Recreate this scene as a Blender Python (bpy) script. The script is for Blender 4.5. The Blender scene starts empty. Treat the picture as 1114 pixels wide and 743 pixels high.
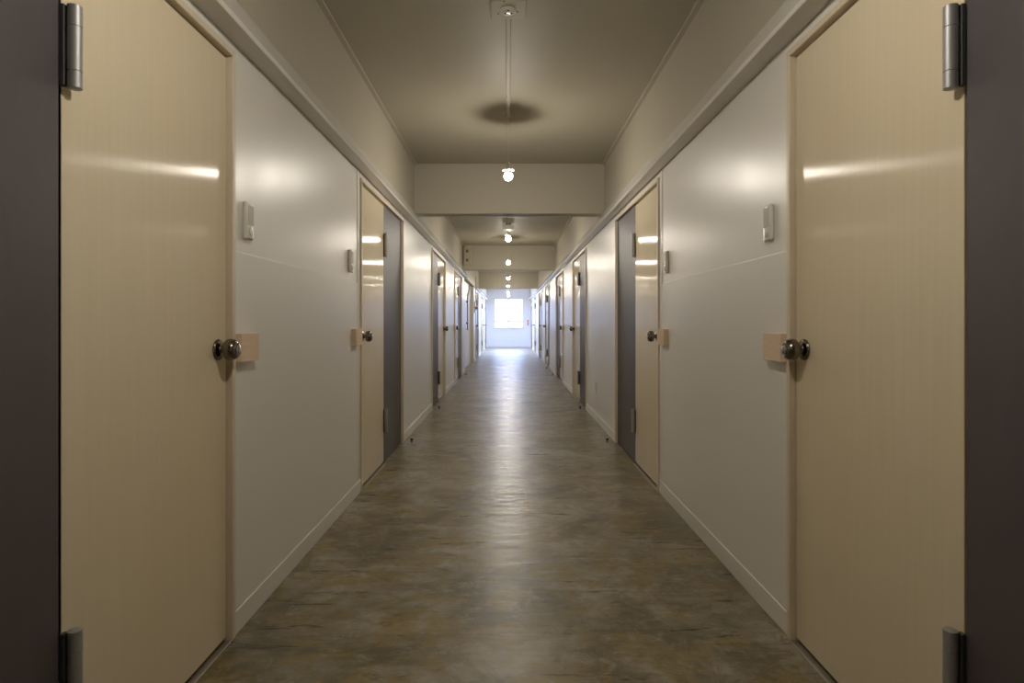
import bpy, bmesh, math, random
from mathutils import Vector, Matrix
random.seed(4)
SC = bpy.context.scene
COL = SC.collection
PI = math.pi
H = 1.08            # eye height
WL, WR = 0.95, 0.969  # partition planes
UL, UR = 0.93, 0.949  # upper wall planes
ZC = H + 1.57       # ceiling
ZR = H + 0.967      # underside of the top rail
YE = 25.8           # end wall
YB = -6.0           # wall behind the viewer

# ------------------------------------------------------------ materials
def mat(name):
    m = bpy.data.materials.new(name); m.use_nodes = True
    return m, m.node_tree.nodes, m.node_tree.links, m.node_tree.nodes['Principled BSDF']

def simple(name, col, rough=0.5, metal=0.0, spec=0.5):
    m, n, l, b = mat(name)
    b.inputs['Base Color'].default_value = (*col, 1)
    b.inputs['Roughness'].default_value = rough
    b.inputs['Metallic'].default_value = metal
    b.inputs['Specular IOR Level'].default_value = spec
    return m

def coords(n, l, scale=(1, 1, 1), kind='Object'):
    tc = n.new('ShaderNodeTexCoord'); mp = n.new('ShaderNodeMapping')
    mp.inputs['Scale'].default_value = scale
    l.new(tc.outputs[kind], mp.inputs['Vector'])
    return mp.outputs['Vector']

def noise(n, l, vec, scale, detail=4, rough=0.55, dist=0.0):
    t = n.new('ShaderNodeTexNoise')
    t.inputs['Scale'].default_value = scale; t.inputs['Detail'].default_value = detail
    t.inputs['Roughness'].default_value = rough; t.inputs['Distortion'].default_value = dist
    l.new(vec, t.inputs['Vector'])
    return t.outputs['Fac']

def ramp(n, l, fac, stops):
    r = n.new('ShaderNodeValToRGB'); e = r.color_ramp.elements
    e[0].position, e[0].color = stops[0][0], (*stops[0][1], 1)
    e[1].position, e[1].color = stops[1][0], (*stops[1][1], 1)
    for p, c in stops[2:]:
        k = e.new(p); k.color = (*c, 1)
    l.new(fac, r.inputs['Fac'])
    return r.outputs['Color']

def maprange(n, l, fac, a, b, c, d):
    r = n.new('ShaderNodeMapRange')
    for k, v in zip(('From Min', 'From Max', 'To Min', 'To Max'), (a, b, c, d)):
        r.inputs[k].default_value = v
    l.new(fac, r.inputs['Value'])
    return r.outputs['Result']

def mixc(n, l, fac, a, b, mode='MIX'):
    r = n.new('ShaderNodeMix'); r.data_type = 'RGBA'; r.blend_type = mode
    if isinstance(fac, float): r.inputs[0].default_value = fac
    else: l.new(fac, r.inputs[0])
    for s, v in ((6, a), (7, b)):
        if isinstance(v, tuple): r.inputs[s].default_value = (*v, 1)
        else: l.new(v, r.inputs[s])
    return r.outputs[2]

def bump(n, l, b, fac, strength, dist):
    k = n.new('ShaderNodeBump'); k.inputs['Strength'].default_value = strength
    k.inputs['Distance'].default_value = dist
    l.new(fac, k.inputs['Height']); l.new(k.outputs['Normal'], b.inputs['Normal'])

def wall_paint(name, col, rough, wav=0.35, spec=0.5):
    m, n, l, b = mat(name)
    b.inputs['Base Color'].default_value = (*col, 1)
    g = noise(n, l, coords(n, l, (1, 2.2, 0.7)), 4, 4, 0.55)
    l.new(maprange(n, l, g, 0.3, 0.7, rough - 0.03, rough + 0.03), b.inputs['Roughness'])
    w = noise(n, l, coords(n, l, (1, 1.5, 0.35)), 4, 1.5, 0.4)
    bump(n, l, b, w, wav, 0.004)
    b.inputs['Specular IOR Level'].default_value = spec
    return m

M = {}
M['wall'] = wall_paint('gloss_white_paint', (0.76, 0.74, 0.70), 0.34, 0.03, 0.42)
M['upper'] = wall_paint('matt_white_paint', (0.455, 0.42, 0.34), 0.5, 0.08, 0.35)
M['ceil'] = wall_paint('ceiling_paint', (0.41, 0.375, 0.295), 0.55, 0.08, 0.3)
M['rail'] = simple('rail_paint', (0.68, 0.66, 0.62), 0.2)
M['end'] = wall_paint('end_wall_paint', (0.80, 0.81, 0.84), 0.5, 0.2, 0.3)
M['base'] = simple('baseboard_paint', (0.74, 0.715, 0.68), 0.35)

def birch():
    m, n, l, b = mat('pale_birch_veneer')
    g = noise(n, l, coords(n, l, (1, 22, 0.5)), 3.0, 6, 0.6, 0.4)
    p = noise(n, l, coords(n, l, (1, 1.5, 0.8)), 1.6, 3, 0.5)
    c = ramp(n, l, g, [(0.3, (0.705, 0.615, 0.45)), (0.7, (0.735, 0.655, 0.495))])
    c2 = mixc(n, l, maprange(n, l, p, 0.35, 0.7, 0, 0.55), c, (0.71, 0.595, 0.42))
    l.new(c2, b.inputs['Base Color'])
    b.inputs['Roughness'].default_value = 0.175
    b.inputs['Specular IOR Level'].default_value = 0.14
    b.inputs['Anisotropic'].default_value = 1.0
    t = n.new('ShaderNodeCombineXYZ'); t.inputs[1].default_value = 1.0
    l.new(t.outputs[0], b.inputs['Tangent'])
    return m
M['birch'] = birch()

def wood(name, a, bcol, scale=(1, 20, 0.7), rough=0.5):
    m, n, l, b = mat(name)
    g = noise(n, l, coords(n, l, scale), 5, 5, 0.6, 0.8)
    l.new(ramp(n, l, g, [(0.3, a), (0.7, bcol)]), b.inputs['Base Color'])
    b.inputs['Roughness'].default_value = rough
    return m
M['jamb'] = wood('pale_jamb_timber', (0.66, 0.56, 0.43), (0.73, 0.64, 0.51), (6, 20, 0.7), 0.45)
M['block'] = wood('raw_pine_block', (0.70, 0.52, 0.36), (0.78, 0.62, 0.46), (8, 2.0, 18), 0.55)
M['grey'] = wood('plum_grey_paint', (0.088, 0.075, 0.081), (0.098, 0.085, 0.091), (1, 3, 1), 0.48)
M['steel'] = simple('satin_steel', (0.40, 0.40, 0.405), 0.5, 0.6)
M['steel_dark'] = simple('dark_hinge_leaf', (0.10, 0.10, 0.10), 0.45, 0.7)
M['knob'] = simple('antique_nickel', (0.21, 0.185, 0.16), 0.2, 1.0)
M['knob_face'] = simple('polished_nickel', (0.42, 0.41, 0.42), 0.16, 1.0)
M['dark'] = simple('dark_slot', (0.02, 0.018, 0.016), 0.6)
M['thresh'] = simple('worn_aluminium', (0.5, 0.47, 0.42), 0.35, 0.8)
M['plastic'] = simple('ivory_plastic', (0.74, 0.72, 0.66), 0.3)
M['plastic_name'] = simple('translucent_nameplate', (0.64, 0.62, 0.55), 0.18)
M['plastic_btn'] = simple('white_button', (0.78, 0.77, 0.73), 0.25)
M['raceway'] = simple('raceway_paint', (0.47, 0.43, 0.33), 0.6)
M['cap'] = simple('brown_end_cap', (0.16, 0.115, 0.07), 0.5)
M['cord'] = simple('ivory_cord', (0.66, 0.62, 0.54), 0.5)
M['socket'] = simple('socket_plastic', (0.62, 0.60, 0.55), 0.4)
M['rubber'] = simple('black_rubber', (0.025, 0.023, 0.022), 0.6)
M['red'] = simple('red_lens', (0.33, 0.015, 0.015), 0.3)
M['redplate'] = simple('red_sign_face', (0.62, 0.03, 0.04), 0.4)
M['white'] = simple('white_enamel', (0.8, 0.8, 0.8), 0.35)
M['alu'] = simple('white_window_aluminium', (0.72, 0.74, 0.78), 0.4)

def glass():
    m, n, l, b = mat('window_glass')
    b.inputs['Base Color'].default_value = (1, 1, 1, 1)
    b.inputs['Roughness'].default_value = 0.0
    out = n['Material Output']
    tr = n.new('ShaderNodeBsdfTransparent'); gl = n.new('ShaderNodeBsdfGlossy')
    gl.inputs['Roughness'].default_value = 0.02
    fr = n.new('ShaderNodeFresnel'); fr.inputs['IOR'].default_value = 1.45
    mx = n.new('ShaderNodeMixShader')
    l.new(fr.outputs[0], mx.inputs[0]); l.new(tr.outputs[0], mx.inputs[1]); l.new(gl.outputs[0], mx.inputs[2])
    l.new(mx.outputs[0], out.inputs['Surface'])
    return m
M['glass'] = glass()

def emis(name, col, s):
    m, n, l, b = mat(name)
    b.inputs['Base Color'].default_value = (0.8, 0.8, 0.8, 1)
    b.inputs['Emission Color'].default_value = (*col, 1)
    b.inputs['Emission Strength'].default_value = s
    return m
BULB = 400.0
M['bulb'] = emis('lit_bulb', (1.0, 0.92, 0.79), BULB)

def concrete():
    m, n, l, b = mat('worn_sealed_concrete')
    f1 = noise(n, l, coords(n, l, (0.8, 1.0, 1)), 2.4, 8, 0.66, 0.6)
    f2 = noise(n, l, coords(n, l, (0.85, 1, 1)), 4.6, 8, 0.7, 0.5)
    f3 = noise(n, l, coords(n, l, (0.13, 1.0, 1)), 15.0, 6, 0.68, 0.35)
    f4 = noise(n, l, coords(n, l, (0.8, 1.0, 1)), 11.0, 10, 0.78, 0.5)
    c = ramp(n, l, f1, [(0.41, (0.10, 0.083, 0.042)), (0.59, (0.285, 0.255, 0.20)), (0.5, (0.19, 0.16, 0.095))])
    c = mixc(n, l, maprange(n, l, f2, 0.47, 0.57, 0, 0.85), c, (0.215, 0.158, 0.05))
    c = mixc(n, l, maprange(n, l, f4, 0.53, 0.63, 0, 0.7), c, (0.30, 0.28, 0.255))
    c = mixc(n, l, maprange(n, l, f4, 0.46, 0.36, 0, 0.7), c, (0.075, 0.062, 0.038))
    # old tile glue and grime: stronger towards both walls
    sx = n.new('ShaderNodeSeparateXYZ'); l.new(coords(n, l), sx.inputs[0])
    ab = n.new('ShaderNodeMath'); ab.operation = 'ABSOLUTE'; l.new(sx.outputs['X'], ab.inputs[0])
    f5 = noise(n, l, coords(n, l, (1, 1, 1)), 9.0, 10, 0.76, 0.8)
    edge = maprange(n, l, ab.outputs[0], 0.25, 0.8, 0.15, 1.0)
    glue = n.new('ShaderNodeMath'); glue.operation = 'MULTIPLY'
    l.new(edge, glue.inputs[0]); l.new(maprange(n, l, f5, 0.5, 0.58, 0, 0.8), glue.inputs[1])
    c = mixc(n, l, glue.outputs[0], c, (0.11, 0.085, 0.038))
    gl2 = n.new('ShaderNodeMath'); gl2.operation = 'MULTIPLY'
    l.new(edge, gl2.inputs[0]); l.new(maprange(n, l, f5, 0.46, 0.38, 0, 0.8), gl2.inputs[1])
    c = mixc(n, l, gl2.outputs[0], c, (0.20, 0.19, 0.175))
    st = maprange(n, l, f3, 0.34, 0.66, 0.88, 1.34)
    mul = n.new('ShaderNodeVectorMath'); mul.operation = 'SCALE'
    l.new(c, mul.inputs[0]); l.new(st, mul.inputs['Scale'])
    l.new(mul.outputs[0], b.inputs['Base Color'])
    l.new(maprange(n, l, f3, 0.36, 0.64, 0.27, 0.42), b.inputs['Roughness'])
    bs = noise(n, l, coords(n, l, (0.22, 1.0, 1)), 20.0, 5, 0.62, 0.3)
    bump(n, l, b, bs, 0.5, 0.005)
    return m
M['floor'] = concrete()

# ------------------------------------------------------------ mesh helpers
def box(bm, x0, x1, y0, y1, z0, z1, bev=0.0, seg=2):
    x0, x1 = min(x0, x1), max(x0, x1); y0, y1 = min(y0, y1), max(y0, y1); z0, z1 = min(z0, z1), max(z0, z1)
    vs = [bm.verts.new(p) for p in ((x0, y0, z0), (x1, y0, z0), (x1, y1, z0), (x0, y1, z0),
                                    (x0, y0, z1), (x1, y0, z1), (x1, y1, z1), (x0, y1, z1))]
    fs = [bm.faces.new([vs[i] for i in q]) for q in ((3, 2, 1, 0), (4, 5, 6, 7), (0, 1, 5, 4), (1, 2, 6, 5), (2, 3, 7, 6), (3, 0, 4, 7))]
    if bev > 0:
        es = list({e for f in fs for e in f.edges})
        bmesh.ops.bevel(bm, geom=es, offset=bev, segments=seg, profile=0.5, affect='EDGES')

def extrude_y(bm, prof, y0, y1):
    a = [bm.verts.new((x, y0, z)) for x, z in prof]; c = [bm.verts.new((x, y1, z)) for x, z in prof]
    k = len(prof)
    for i in range(k):
        j = (i + 1) % k
        bm.faces.new((a[i], a[j], c[j], c[i]))
    bm.faces.new(a[::-1]); bm.faces.new(c)

def lathe(bm, prof, center, axis='x', n=28, cap=True):
    """prof: (t along axis, radius)"""
    rings = []
    for t, r in prof:
        ring = []
        for i in range(n):
            a = 2 * PI * i / n
            u, v = r * math.cos(a), r * math.sin(a)
            p = {'x': (t, u, v), 'y': (v, t, u), 'z': (u, v, t)}[axis]
            ring.append(bm.verts.new(Vector(center) + Vector(p)))
        rings.append(ring)
    for a, c in zip(rings, rings[1:]):
        for i in range(n):
            j = (i + 1) % n
            bm.faces.new((a[i], a[j], c[j], c[i]))
    if cap:
        bm.faces.new(rings[0][::-1]); bm.faces.new(rings[-1])

def tube(bm, pts, r, n=10):
    pts = [Vector(p) for p in pts]
    rings = []
    for i, p in enumerate(pts):
        d = (pts[min(i + 1, len(pts) - 1)] - pts[max(i - 1, 0)]).normalized()
        ref = Vector((0, 0, 1)) if abs(d.z) < 0.9 else Vector((1, 0, 0))
        u = d.cross(ref).normalized(); v = d.cross(u)
        rings.append([bm.verts.new(p + r * (u * math.cos(2 * PI * k / n) + v * math.sin(2 * PI * k / n))) for k in range(n)])
    for a, c in zip(rings, rings[1:]):
        for k in range(n):
            j = (k + 1) % n
            bm.faces.new((a[k], a[j], c[j], c[k]))
    bm.faces.new(rings[0][::-1]); bm.faces.new(rings[-1])

def obj(name, bm, material, parent=None, smooth=False, flip_y=False):
    if flip_y:
        for v in bm.verts: v.co.y = -v.co.y
    bmesh.ops.recalc_face_normals(bm, faces=bm.faces)
    me = bpy.data.meshes.new(name); bm.to_mesh(me); bm.free()
    me.materials.append(material)
    if smooth:
        for p in me.polygons: p.use_smooth = True
        try: me.set_sharp_from_angle(angle=math.radians(38))
        except Exception: pass
    o = bpy.data.objects.new(name, me); COL.objects.link(o)
    if parent: o.parent = parent
    return o

def tag(o, label, cat, group=None, kind=None):
    o['label'] = label; o['category'] = cat
    if group: o['group'] = group
    if kind: o['kind'] = kind
    return o

def empty(name, loc=(0, 0, 0), rz=0.0):
    o = bpy.data.objects.new(name, None); COL.objects.link(o)
    o.empty_display_size = 0.1
    o.location = loc; o.rotation_euler = (0, 0, rz)
    return o

def dup(o, parent=None):
    c = o.copy(); COL.objects.link(c); c.parent = parent
    for ch in list(o.children): dup(ch, c)
    return c

def B(): return bmesh.new()

# ------------------------------------------------------------ door positions
DW = 1.52
EVEN = [3.755 + 6.6 * k for k in range(4)]             # knob on the near side
ODD = [0.50, 7.27, 13.85, 20.45]                       # knob on the far side
UNITS = sorted(EVEN + ODD)                             # 8 near edges
RIGHT = UNITS
LEFT = [u for u in UNITS if abs(u - 13.85) > 0.1]
REC0, REC1 = 12.75, 16.1                               # recess on the left
TOP = H + 0.905                                        # top of leaf

# ------------------------------------------------------------ the setting
bm = B(); box(bm, -1.6, 1.6, YB - 0.2, YE + 0.2, -0.12, 0)
tag(obj('floor', bm, M['floor']), 'worn brown and grey sealed concrete corridor floor', 'floor', kind='structure')
SY0, SY1, SX0, SX1 = 19.3, 25.2, 0.14, 0.70      # two added skylight strips, unseen past the farthest beam, brightening the far end
bm = B()
box(bm, -1.6, 1.6, YB - 0.2, SY0, ZC, ZC + 0.12); box(bm, -1.6, 1.6, SY1, YE + 0.2, ZC, ZC + 0.12)
for a, c in ((-1.6, -SX1), (-SX0, SX0), (SX1, 1.6)): box(bm, a, c, SY0, SY1, ZC, ZC + 0.12)
tag(obj('ceiling', bm, M['ceil']), 'beige painted concrete ceiling above the corridor', 'ceiling', kind='structure')

def gaps(units, a, b):
    out, y = [], a
    for u in units:
        if u + DW < a or u > b: continue
        if u > y: out.append((y, u))
        y = u + DW
    if y < b: out.append((y, b))
    return out

def partition(side, W, U, units, spans):
    s = -1 if side == 'left' else 1
    bm = B()
    for a, b in spans:
        for y0, y1 in gaps(units, a, b):
            box(bm, s * W, s * (W + 0.12), y0, y1, 0, ZR + 0.02)
        for u in units:
            if a <= u <= b: box(bm, s * W, s * (W + 0.12), u, u + DW, TOP + 0.022, ZR + 0.02)
        # lower panel stands 3 mm proud between the first two doors
        g = [q for q in gaps(units, 0.5, 8) if q[1] < 4] if a < 0 else []
        for y0, y1 in g:
            box(bm, s * (W - 0.005), s * (W + 0.02), y0, y1 - 0.07, 0, H + 0.25, 0.003, 2)
            box(bm, s * (W - 0.004), s * (W + 0.02), y1 - 0.066, y1, 0, ZR, 0.0012, 1)
        if b == REC0 or b == YE:
            far = b == YE and side == 'left'
            o = obj('wall_' + side + ('_far' if far else ''), bm, M['wall'])
            tag(o, 'glossy white partition wall along the %s side%s' % (side, ' past the recess' if far else ''), 'wall', kind='structure')
            bm = B()
    # solid wall behind the doors
    box(bm, s * (W + 0.085), s * (W + 0.3), YB - 0.2, YE + 0.2, 0, ZR + 0.02)
    o = obj('wall_' + side + '_outer', bm, M['wall'])
    tag(o, 'white outer wall behind the %s doors' % side + (' and in the recess' if side == 'left' else ''), 'wall', kind='structure')
    # baseboard
    bm = B()
    for a, b in spans:
        for y0, y1 in gaps(units, a, b):
            box(bm, s * (W - 0.010), s * (W + 0.01), y0 + 0.001, y1 - 0.001, 0, 0.082, 0.003, 2)
    o = obj('baseboard_' + side, bm, M['base'])
    tag(o, 'low white baseboard along the %s wall' % side, 'baseboard', kind='structure')
    return s

partition('left', WL, UL, LEFT, [(YB, REC0), (REC1, YE)])
partition('right', WR, UR, RIGHT, [(YB, YE)])

def upper(side, U):
    s = -1 if side == 'left' else 1
    bm = B(); box(bm, s * U, s * (U + 0.2), YB - 0.1, YE + 0.1, ZR + 0.02, ZC)
    tag(obj('wall_%s_upper' % side, bm, M['upper']), 'beige upper wall between rail and ceiling on the %s' % side, 'wall', kind='structure')
    bm = B(); box(bm, s * (U - 0.03), s * (U + 0.01), YB, YE, ZC - 0.012, ZC + 0.01, 0.004, 2)
    return bm
n_trim = 1
for side, U, W in (('left', UL, WL), ('right', UR, WR)):
    b1 = upper(side, U)
    tag(obj('trim_%d' % n_trim, b1, M['upper']), 'thin painted batten in the %s ceiling corner' % side, 'trim', kind='structure'); n_trim += 1
    s = -1 if side == 'left' else 1
    p = 0.076
    prof = [(s * (W + 0.02), ZR), (s * (W - p + 0.002), ZR), (s * (W - p), ZR + 0.002), (s * (W - p), ZR + 0.020), (s * (W - p + 0.004), ZR + 0.025),
            (s * (U - 0.002), ZR + 0.13), (s * (U + 0.02), ZR + 0.135)]
    for y0, y1, ex in ([(YB, REC0, 'near'), (REC1 + 0.65, YE, 'far')] if side == 'left' else [(YB, YE, '')]):
        bm = B(); extrude_y(bm, prof, y0, y1)
        lab = 'long pale top rail above the doors on the right wall' if side == 'right' else \
              ('long pale top rail above the near doors on the left wall' if ex == 'near' else 'short top rail above the far doors on the left wall')
        tag(obj('trim_%d' % n_trim, bm, M['rail']), lab, 'rail', kind='structure'); n_trim += 1

# beams across the corridor
for k, (y, lab) in enumerate(((5.81, 'nearest beige concrete beam crossing under the ceiling'),
                              (12.0, 'second concrete beam crossing under the ceiling, with electrical box'),
                              (18.6, 'farthest grey concrete beam crossing in front of the bright end wall'))):
    bm = B(); box(bm, -(UL + 0.05), UR + 0.05, y, y + 0.17, H + 1.076, ZC + 0.02, 0.006, 2)
    tag(obj('ceiling_beam', bm, M['upper']), lab, 'beam', kind='structure')

# end wall with window opening
WX0, WX1, WZ0, WZ1 = -0.625, 0.665, 0.84, 2.13
bm = B()
box(bm, -1.4, WX0, YE, YE + 0.16, 0, ZC); box(bm, WX1, 1.4, YE, YE + 0.16, 0, ZC)
box(bm, WX0, WX1, YE, YE + 0.16, 0, WZ0); box(bm, WX0, WX1, YE, YE + 0.16, WZ1, ZC)
tag(obj('wall_end', bm, M['end']), 'white wall at the far end of the corridor', 'wall', kind='structure')
bm = B(); box(bm, -1.4, 1.4, YB - 0.15, YB, 0, ZC)
tag(obj('wall_back', bm, M['wall']), 'plain white wall behind the viewer', 'wall', kind='structure')
bm = B(); box(bm, -0.94, 0.955, YE - 0.01, YE, 0, 0.06, 0.002, 1)
tag(obj('baseboard_end', bm, M['base']), 'low baseboard under the bright end window', 'baseboard', kind='structure')

w = empty('window_1', ((WX0 + WX1) / 2, YE + 0.06, WZ0))
tag(w, 'bright square window with crossed bars in the end wall', 'window', kind='structure')
hw, hh = (WX1 - WX0) / 2, WZ1 - WZ0
bm = B()
for a in (-hw, hw - 0.04): box(bm, a, a + 0.04, -0.03, 0.05, 0, hh, 0.003, 1)
for a in (0, hh - 0.04): box(bm, -hw, hw, -0.028, 0.048, a, a + 0.04, 0.003, 1)
obj('window_frame', bm, M['alu'], w)
bm = B(); box(bm, -0.05, 0.01, -0.02, 0.03, 0.035, hh - 0.035, 0.003, 1)
obj('mullion', bm, M['alu'], w)
for z, t in ((0.30, 0.03), (0.64, 0.02)):
    bm = B(); box(bm, -hw + 0.035, hw - 0.035, -0.015, 0.025, z - t, z + t, 0.003, 1)
    obj('transom', bm, M['alu'], w)
bm = B(); box(bm, -hw + 0.03, hw - 0.03, 0.003, 0.009, 0.03, hh - 0.03)
obj('pane', bm, M['glass'], w)
bm = B(); box(bm, -hw - 0.03, hw + 0.03, -0.085, -0.03, -0.03, 0.0, 0.004, 1)
obj('window_sill', bm, M['alu'], w)

for nw, sg, lab in ((2, -1, 'left added skylight strip, unseen in the ceiling past the farthest beam'), (3, 1, 'right added skylight strip, unseen in the ceiling past the farthest beam')):
    sk = empty('window_%d' % nw, (sg * (SX0 + SX1) / 2, (SY0 + SY1) / 2, ZC + 0.06))  # made-up roof opening, hidden by the beam, to light the corridor end
    tag(sk, lab, 'added skylight', kind='structure')
    hx, hy = (SX1 - SX0) / 2, (SY1 - SY0) / 2
    bm = B()
    for a in (-hx, hx - 0.03): box(bm, a, a + 0.03, -hy, hy, -0.03, 0.03, 0.002, 1)
    for k in range(6):
        a = -hy + k * (2 * hy - 0.03) / 5
        box(bm, -hx + 0.002, hx - 0.002, a, a + 0.03, -0.029, 0.029, 0.002, 1)
    obj('window_frame', bm, M['alu'], sk)
    bm = B(); box(bm, -hx + 0.02, hx - 0.02, -hy + 0.02, hy - 0.02, -0.004, 0.004)
    obj('pane', bm, M['glass'], sk)
    L2 = bpy.data.lights.new('added_skylight_portal', 'AREA'); L2.shape = 'RECTANGLE'; L2.size = SX1 - SX0; L2.size_y = SY1 - SY0
    L2.cycles.is_portal = True  # guides sky sampling through the added strip
    lo2 = bpy.data.objects.new('added_skylight_portal', L2); COL.objects.link(lo2)
    lo2.location = (sg * (SX0 + SX1) / 2, (SY0 + SY1) / 2, ZC + 0.125)

# ------------------------------------------------------------ doors
# local frame: faces +x, x = 0 is the wall plane, y centred on the unit, knob towards +y
def make_door(flip):
    root = empty('door_0')
    hwid = DW / 2
    # frame
    bm = B()
    for s in (-1, 1):
        box(bm, -0.085, 0.015, s * hwid, s * (hwid - 0.022), 0, TOP + 0.022, 0.002, 1)
    box(bm, -0.085, 0.015, -hwid + 0.0215, hwid - 0.0215, TOP, TOP + 0.022, 0.002, 1)
    # stop behind the leaf closes the reveal
    box(bm, -0.07, -0.046, hwid - 0.04, hwid - 0.021, 0.002, TOP + 0.002)
    box(bm, -0.07, -0.046, -hwid + 0.021, hwid - 0.021, TOP - 0.02, TOP + 0.002)
    obj('door_frame', bm, M['jamb'], root, flip_y=flip)
    # fixed grey panel
    bm = B(); box(bm, -0.045, -0.008, -hwid + 0.022, -0.006, 0.004, TOP - 0.001, 0.0015, 1)
    obj('side_panel', bm, M['grey'], root, flip_y=flip)
    # leaf
    bm = B(); box(bm, -0.042, -0.007, 0.0, hwid - 0.025, 0.014, TOP - 0.007, 0.0018, 2)
    leaf = obj('door_leaf', bm, M['birch'], root, flip_y=flip)
    # threshold strip
    bm = B(); box(bm, -0.009, 0.013, 0.0, hwid - 0.0225, 0, 0.003, 0.001, 1)
    obj('threshold', bm, M['thresh'], root, flip_y=flip)
    # hinges
    for z0, z1 in ((H - 0.842, H - 0.662), (H + 0.504, H + 0.684)):
        bm = B(); hy, hx, r = 0.010, 0.0145, 0.0142
        L = z1 - z0
        lathe(bm, [(0.0, r * 0.8), (0.0015, r), (0.036, r), (0.0367, r * 0.9), (0.0377, r * 0.9), (0.0385, r), (L - 0.048, r),
                   (L - 0.0472, r * 0.9), (L - 0.0462, r * 0.9), (L - 0.0455, r), (L - 0.0015, r), (L, r * 0.8)], (hx, hy, z0), 'z', 24)
        hg = obj('hinge', bm, M['steel'], leaf, smooth=True, flip_y=flip)
        hg['label'] = 'satin steel barrel hinge'
        bm = B()
        box(bm, -0.0075, 0.003, hy - 0.017, hy - 0.002, z0 + 0.003, z1 - 0.003, 0.001, 1)
        box(bm, 0.0, 0.008, hy - 0.012, hy - 0.002, z0 + 0.037, z1 - 0.048)
        obj('hinge_plate', bm, M['steel_dark'], leaf, flip_y=flip)
    # knob on its rose
    ky, kz = hwid - 0.025 - 0.058, H - 0.089
    x0 = -0.0072
    bm = B()
    lathe(bm, [(x0, 0.0345), (x0 + 0.004, 0.0355), (x0 + 0.007, 0.034), (x0 + 0.010, 0.029), (x0 + 0.012, 0.021), (x0 + 0.0125, 0.017)], (0, ky, kz), 'x', 36)
    obj('rose', bm, M['knob'], leaf, smooth=True, flip_y=flip)
    bm = B()
    lathe(bm, [(x0 + 0.012, 0.0155), (x0 + 0.015, 0.0135), (x0 + 0.022, 0.0115), (x0 + 0.029, 0.0125), (x0 + 0.0305, 0.022), (x0 + 0.031, 0.0325),
               (x0 + 0.034, 0.0350), (x0 + 0.042, 0.0360), (x0 + 0.053, 0.0350), (x0 + 0.061, 0.0310), (x0 + 0.066, 0.0245), (x0 + 0.0675, 0.0190), (x0 + 0.0662, 0.0170),
               (x0 + 0.0662, 0.0005)], (0, ky, kz), 'x', 36)
    obj('knob', bm, M['knob'], leaf, smooth=True, flip_y=flip)
    bm = B()
    lathe(bm, [(x0 + 0.0662, 0.0160), (x0 + 0.0695, 0.0150), (x0 + 0.071, 0.010), (x0 + 0.0714, 0.0005)], (0, ky, kz), 'x', 28)
    k = obj('knob_button', bm, M['knob_face'], leaf, smooth=True, flip_y=flip); k['label'] = 'shiny centre of the knob'
    return root

protoA = make_door(False)      # left wall: knob on the far side
protoB = make_door(True)       # left wall: knob on the near side
used = {'A': False, 'B': False}
ORD = ['nearest', 'second', 'third', 'fourth', 'fifth', 'sixth', 'seventh', 'eighth']
n_door = 1
for side, W, units in (('left', -WL, LEFT), ('right', WR, RIGHT)):
    for i, u in enumerate(units):
        odd = any(abs(u - q) < 0.01 for q in ODD)
        kindp = ('A' if odd else 'B') if side == 'left' else ('B' if odd else 'A')
        pr = protoA if kindp == 'A' else protoB
        r = pr if not used[kindp] else dup(pr)
        used[kindp] = True
        r.name = 'door_%d' % n_door; n_door += 1
        r.location = (W, u + DW / 2, 0)
        r.rotation_euler = (0, 0, 0 if side == 'left' else PI)
        left_of = 'beyond' if odd else 'before'
        if i == 0: lab = 'nearest pale birch door on the %s, large in the foreground, with dark knob' % side
        elif i == len(units) - 1: lab = 'last pale door on the %s wall, beside the end wall' % side
        else: lab = '%s pale door from the viewer on the %s wall, its knob %s its grey panel' % (ORD[i], side, left_of)
        tag(r, lab, 'door', 'doors along the corridor', 'structure')

# ------------------------------------------------------------ wooden blocks beside the knobs
def place(o, W_signed, y, z):
    o.location = (W_signed, y, z)
    o.rotation_euler = (0, 0, 0 if W_signed < 0 else PI)

bm = B(); box(bm, 0, 0.031, -0.070, 0.070, 0, 0.098, 0.0015, 2)
blk = obj('wood_block', bm, M['block'])
bspots = [(-WL + 0.003, 2.0915, 'raw wood block by the nearest knob on the left wall'),
          (WR - 0.003, 2.0915, 'raw wood block by the nearest knob on the right wall'),
          (-WL + 0.003, 3.615, 'raw wood block before the second left door'),
          (WR - 0.003, 3.615, 'raw wood block before the second right door'),
          (-WL, 10.36 - 0.085, 'small far wood block before the fourth left door'),
          (WR, 10.36 - 0.085, 'small far wood block before the fourth right door')]
for i, (x, y, lab) in enumerate(bspots):
    o = blk if i == 0 else dup(blk)
    place(o, x, y, H - 0.136); tag(o, lab, 'block', 'wood blocks beside the door knobs')

# ------------------------------------------------------------ door chimes
ch = empty('door_chime')
bm = B(); box(bm, 0, 0.018, -0.032, 0.032, 0, 0.135, 0.008, 3)
obj('housing', bm, M['plastic'], ch, smooth=True)
bm = B(); box(bm, 0.012, 0.0195, -0.023, 0.023, 0.052, 0.124, 0.002, 2)
obj('name_plate', bm, M['plastic_name'], ch)
bm = B(); lathe(bm, [(0.014, 0.016), (0.0205, 0.0155), (0.0225, 0.012), (0.023, 0.0005)], (0, 0, 0.030), 'x', 24)
obj('push_button', bm, M['plastic_btn'], ch, smooth=True)
cspots = [(-WL, 2.13, 'ivory door chime beside the nearest left door'), (WR, 2.17, 'ivory door chime beside the nearest right door'),
          (-WL, 3.515, 'ivory door chime just before the second left door'), (WR, 3.575, 'ivory door chime just before the second right door')]
for i, (x, y, lab) in enumerate(cspots):
    o = ch if i == 0 else dup(ch)
    place(o, x, y, H + 0.300); tag(o, lab, 'door chime', 'door chimes on the walls')

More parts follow.
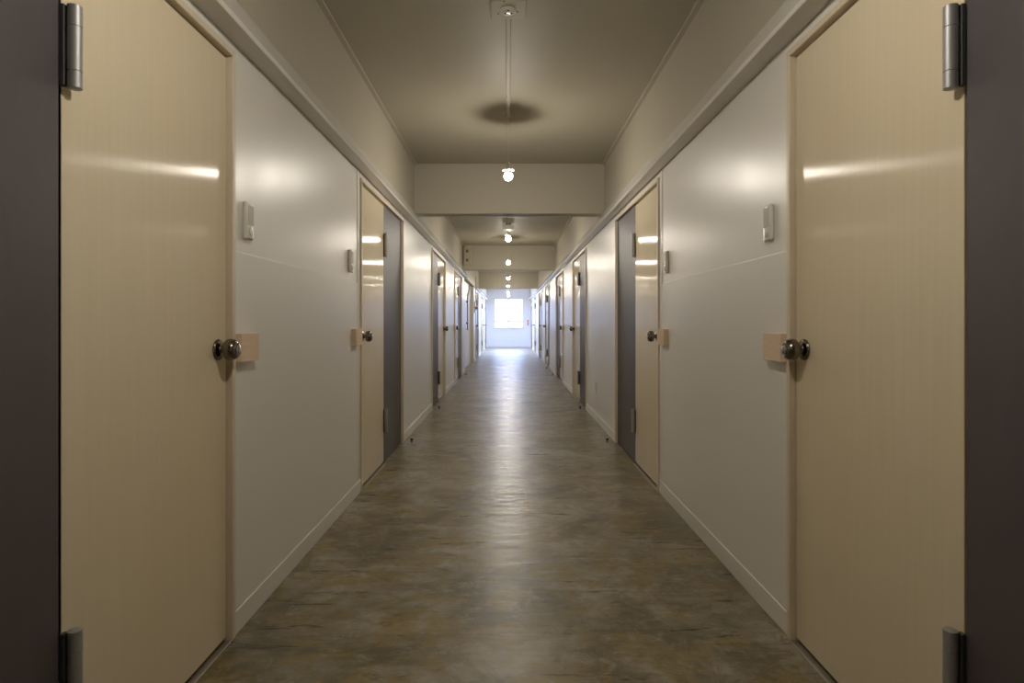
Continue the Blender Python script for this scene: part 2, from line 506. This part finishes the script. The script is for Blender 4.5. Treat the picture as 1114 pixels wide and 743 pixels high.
# ------------------------------------------------------------ door stops on the floor
ds = empty('door_stop')
bm = B(); lathe(bm, [(0.0, 0.016), (0.003, 0.016), (0.0045, 0.0075), (0.022, 0.0070)], (0, 0, 0), 'z', 18)
obj('post', bm, M['steel_dark'], ds, smooth=True)
bm = B(); lathe(bm, [(0.020, 0.0125), (0.022, 0.0145), (0.036, 0.0145), (0.040, 0.011), (0.041, 0.004)], (0, 0, 0), 'z', 18)
obj('rubber_cap', bm, M['rubber'], ds, smooth=True)
sspots = [(-0.873, 5.32, 'dark door stop on the floor by the second left door'), (0.895, 5.32, 'dark door stop on the floor by the second right door'),
          (-0.866, 7.36, 'dark door stop on the floor by the third left door'), (0.90, 7.36, 'dark door stop on the floor by the third right door'),
          (-0.868, 12.1, 'small dark door stop by the fourth left door'), (0.915, 12.1, 'small dark door stop by the fourth right door'),
          (0.90, 13.8, 'small dark door stop by the fifth right door')]
for i, (x, y, lab) in enumerate(sspots):
    o = ds if i == 0 else dup(ds)
    o.location = (x, y, 0); o.scale = (0.85, 0.85, 0.85); tag(o, lab, 'door stop', 'door stops on the floor')

# ------------------------------------------------------------ outlet plate, right wall
op = empty('wall_outlet'); place(op, WR, 6.5, 0.30)
tag(op, 'low white outlet cover on the right wall beyond the second door', 'outlet')
bm = B(); box(bm, 0, 0.008, -0.035, 0.035, 0, 0.12, 0.003, 2); obj('cover_plate', bm, M['base'], op)
bm = B(); box(bm, 0.006, 0.0095, -0.013, 0.013, 0.03, 0.09, 0.001, 1); obj('socket_face', bm, M['plastic_btn'], op)

# ------------------------------------------------------------ ceiling roses and raceways
cr = empty('ceiling_rose')
bm = B(); box(bm, -0.088, 0.088, -0.088, 0.088, -0.026, 0, 0.004, 2); obj('mounting_plate', bm, M['raceway'], cr)
bm = B(); lathe(bm, [(-0.036, 0.0005), (-0.036, 0.033), (-0.034, 0.036), (-0.030, 0.038), (-0.024, 0.040)], (0, 0, 0), 'z', 30); obj('socket_boss', bm, M['plastic'], cr, smooth=True)
for a in (0.5, 2.6, 4.7):
    bm = B(); x, y = 0.018 * math.cos(a), 0.018 * math.sin(a)
    lathe(bm, [(-0.0375, 0.0005), (-0.0375, 0.0055), (-0.034, 0.0055)], (x, y, 0), 'z', 12)
    obj('contact_slot', bm, M['dark'], cr)
for x, y in ((-0.05, 0.03), (0.045, 0.012), (-0.02, -0.082)):
    bm = B(); lathe(bm, [(-0.028, 0.0005), (-0.028, 0.004), (-0.024, 0.0045)], (x, y, 0), 'z', 10); obj('screw', bm, M['steel_dark'], cr)
cr.location = (0, 2.91, ZC); tag(cr, 'square ceiling rose with round socket, nearest the viewer', 'ceiling rose')
jb = empty('ceiling_fitting', (0, 9.3, ZC)); tag(jb, 'small boxy ceiling fitting beyond the nearest beam, above a bulb', 'ceiling fitting')
bm = B(); box(bm, -0.045, 0.045, -0.05, 0.05, -0.035, 0, 0.003, 1); obj('neck', bm, M['raceway'], jb)
bm = B(); box(bm, -0.085, 0.085, -0.075, 0.075, -0.105, -0.033, 0.01, 3); obj('housing', bm, M['plastic'], jb, smooth=True)
for x in (-0.022, 0.022):
    bm = B(); lathe(bm, [(-0.055, 0.0005), (-0.055, 0.011), (-0.049, 0.012)], (x, 0, -0.016), 'y', 14); obj('knockout', bm, M['dark'], jb)

rw = empty('cable_raceway', (0, 2.98, ZC)); tag(rw, 'long thin painted cable raceway along the near ceiling', 'raceway', 'cable raceways')
bm = B(); box(bm, -0.013, 0.013, 0, 1.43, -0.020, 0, 0.005, 2); obj('channel', bm, M['raceway'], rw)
bm = B(); box(bm, -0.0155, 0.0155, 1.43, 1.455, -0.023, 0, 0.003, 1); k = obj('end_cap', bm, M['cap'], rw); k['label'] = 'brown end cap'
bm = B(); lathe(bm, [(-0.024, 0.0005), (-0.0235, 0.003), (-0.018, 0.003)], (-0.008, 1.05, 0), 'z', 10); obj('screw', bm, M['steel_dark'], rw)
rw2 = empty('cable_raceway', (0, 9.44, ZC)); tag(rw2, 'short cable raceway behind the nearest beam', 'raceway', 'cable raceways')
bm = B(); box(bm, -0.013, 0.013, 0, 1.33, -0.020, 0, 0.005, 2); obj('channel', bm, M['raceway'], rw2)
bm = B(); box(bm, -0.0155, 0.0155, 1.33, 1.355, -0.023, 0, 0.003, 1); obj('end_cap', bm, M['cap'], rw2)

# ------------------------------------------------------------ hanging bulbs
pd = empty('pendant_bulb')     # origin at the ceiling
zb = -(1.57 - 1.10)            # bulb centre
bm = B(); lathe(bm, [(-0.028, 0.0005), (-0.028, 0.016), (-0.022, 0.020), (0, 0.022)], (0, 0, 0), 'z', 20); obj('canopy', bm, M['raceway'], pd, smooth=True)
bm = B(); tube(bm, [(0, 0, -0.02), (0, 0, -0.18), (0, 0, zb + 0.105)], 0.0013, 8); obj('cord', bm, M['cord'], pd, smooth=True)
bm = B(); lathe(bm, [(zb + 0.052, 0.0165), (zb + 0.09, 0.0165), (zb + 0.104, 0.012), (zb + 0.112, 0.005)], (0, 0, 0), 'z', 20); obj('lamp_holder', bm, M['socket'], pd, smooth=True)
RB = 0.032
th = math.radians(119)
bm = B(); lathe(bm, [(zb - RB * math.cos(th), RB * math.sin(th)), (zb + 0.040, 0.026), (zb + 0.042, 0.044), (zb + 0.045, 0.0455), (zb + 0.052, 0.0300), (zb + 0.060, 0.0150)], (0, 0, 0), 'z', 24); obj('bulb_base', bm, M['socket'], pd, smooth=True)
prof = [(zb - RB * math.cos(th * k / 14), max(0.0004, RB * math.sin(th * k / 14))) for k in range(15)]
bm = B(); lathe(bm, prof, (0, 0, 0), 'z', 28, cap=False); k = obj('bulb', bm, M['bulb'], pd, smooth=True); k['label'] = 'glowing white bulb'
lspots = [(4.425, 'nearest glowing hanging bulb, in front of the first beam'), (7.74, 'second glowing hanging bulb, just beyond the first beam'),
          (10.80, 'third glowing hanging bulb, in front of the second beam'), (14.67, 'fourth glowing bulb, just beyond the second beam'),
          (17.6, 'fifth glowing bulb, close in front of the farthest beam'), (21.3, 'sixth tiny glowing bulb, seen against the end wall'),
          (23.9, 'last tiny glowing bulb, just above the end window'), (1.12, 'hanging bulb overhead, above the nearest pair of doors')]
for i, (y, lab) in enumerate(lspots):
    o = pd if i == 0 else dup(pd)
    o.location = (0, y, ZC - (0.0 if i not in (0, 2) else 0.0)); tag(o, lab, 'bulb', 'hanging bulbs')

# ------------------------------------------------------------ electrical box and conduit at the left recess
eb = empty('electrical_box', (-0.83, 12.0, H + 1.17)); tag(eb, 'tall beige electrical box on the second beam, at left', 'electrical box')
bm = B(); box(bm, -0.072, 0.072, -0.055, 0, 0, 0.40, 0.006, 2); obj('housing', bm, M['raceway'], eb)
bm = B(); box(bm, -0.075, 0.075, -0.060, 0, 0.40, 0.412, 0.002, 1); obj('lid', bm, M['steel_dark'], eb)
for z in (0.10, 0.285):
    bm = B(); box(bm, -0.03, 0.02, -0.060, -0.05, z - 0.03, z + 0.03, 0.004, 2); obj('knockout', bm, M['cap'], eb)
cp = empty('conduit_pipe', (-1.0, 14.4, 0.9)); tag(cp, 'grey bent conduit pipe on the recessed left wall', 'conduit')
bm = B(); tube(bm, [(0, 0, 0), (0, 0, 0.78), (0, 0.05, 0.86), (0, 0.55, 1.00), (0, 0.60, 1.04), (0, 0.60, 1.15)], 0.016, 10); obj('pipe', bm, M['steel'], cp, smooth=True)
for z in (0.15, 0.68):
    bm = B(); box(bm, -0.0345, 0.012, -0.028, 0.028, z, z + 0.03, 0.003, 1); obj('pipe_mount', bm, M['steel_dark'], cp)

# ------------------------------------------------------------ fire alarm and red sign
fa = empty('fire_alarm', (-WL, 16.5, 1.36)); tag(fa, 'fire alarm with red lamp on the far left wall', 'fire alarm')
bm = B(); box(bm, -0.002, 0.03, -0.08, 0.08, 0, 0.30, 0.006, 2); obj('housing', bm, M['plastic'], fa)
bm = B(); lathe(bm, [(0.028, 0.052), (0.04, 0.05), (0.065, 0.036), (0.085, 0.018), (0.09, 0.0005)], (0, 0, 0.13), 'x', 24); k = obj('lamp_lens', bm, M['red'], fa, smooth=True); k['label'] = 'red conical lens'
bm = B(); tube(bm, [(0.031, 0, 0.28), (0.031, 0, 1.0)], 0.009, 8); obj('wire_tube', bm, M['steel'], fa, smooth=True)

rs = empty('fire_sign', (0.86, YE, 0.93)); tag(rs, 'small upright red and white sign on the end wall', 'sign')
bm = B(); box(bm, -0.05, 0.05, -0.012, 0, 0, 0.30, 0.002, 1); obj('sign_board', bm, M['white'], rs)
for z in (0.04, 0.125, 0.21):
    bm = B()
    box(bm, -0.038, 0.038, -0.0135, -0.011, z + 0.014, z + 0.044); box(bm, -0.016, 0.016, -0.0135, -0.011, z - 0.005, z + 0.062)
    obj('red_mark', bm, M['redplate'], rs)

# ------------------------------------------------------------ sky, window light, camera
wd = bpy.data.worlds.new('sky'); SC.world = wd; wd.use_nodes = True
wn, wl = wd.node_tree.nodes, wd.node_tree.links
bg = wn['Background']
bg.inputs['Color'].default_value = (0.43, 0.57, 1.0, 1)
tc = wn.new('ShaderNodeTexCoord'); sx = wn.new('ShaderNodeSeparateXYZ')       # overcast sky, brightest overhead
wl.new(tc.outputs['Generated'], sx.inputs[0])
wl.new(maprange(wn, wl, sx.outputs['Z'], 0.15, 0.85, 5.5, 20.0), bg.inputs['Strength'])
L = bpy.data.lights.new('window_daylight', 'AREA'); L.shape = 'RECTANGLE'; L.size = 1.29; L.size_y = 1.29
L.cycles.is_portal = True
lo = bpy.data.objects.new('window_daylight', L); COL.objects.link(lo)
lo.location = ((WX0 + WX1) / 2, YE + 0.17, (WZ0 + WZ1) / 2); lo.rotation_euler = (-PI / 2, 0, 0)

cd = bpy.data.cameras.new('camera'); cam = bpy.data.objects.new('camera', cd); COL.objects.link(cam)
cam.location = (0, 0, H); cam.rotation_euler = (PI / 2, 0, 0)
cd.sensor_width = 36; cd.lens = 640 / 1114 * 36
cd.shift_x = 4.0 / 1114; cd.shift_y = -20.5 / 1114
cd.clip_start = 0.02; cd.clip_end = 200
SC.camera = cam
vs = SC.view_settings
SC.display_settings.display_device = 'sRGB'
vs.view_transform = 'Standard'; vs.look = 'None'; vs.gamma = 1; vs.use_curve_mapping = False
vs.exposure = 0.7
SC.cycles.max_bounces = 12; SC.cycles.diffuse_bounces = 8; SC.cycles.glossy_bounces = 6
SC.cycles.sample_clamp_indirect = 6
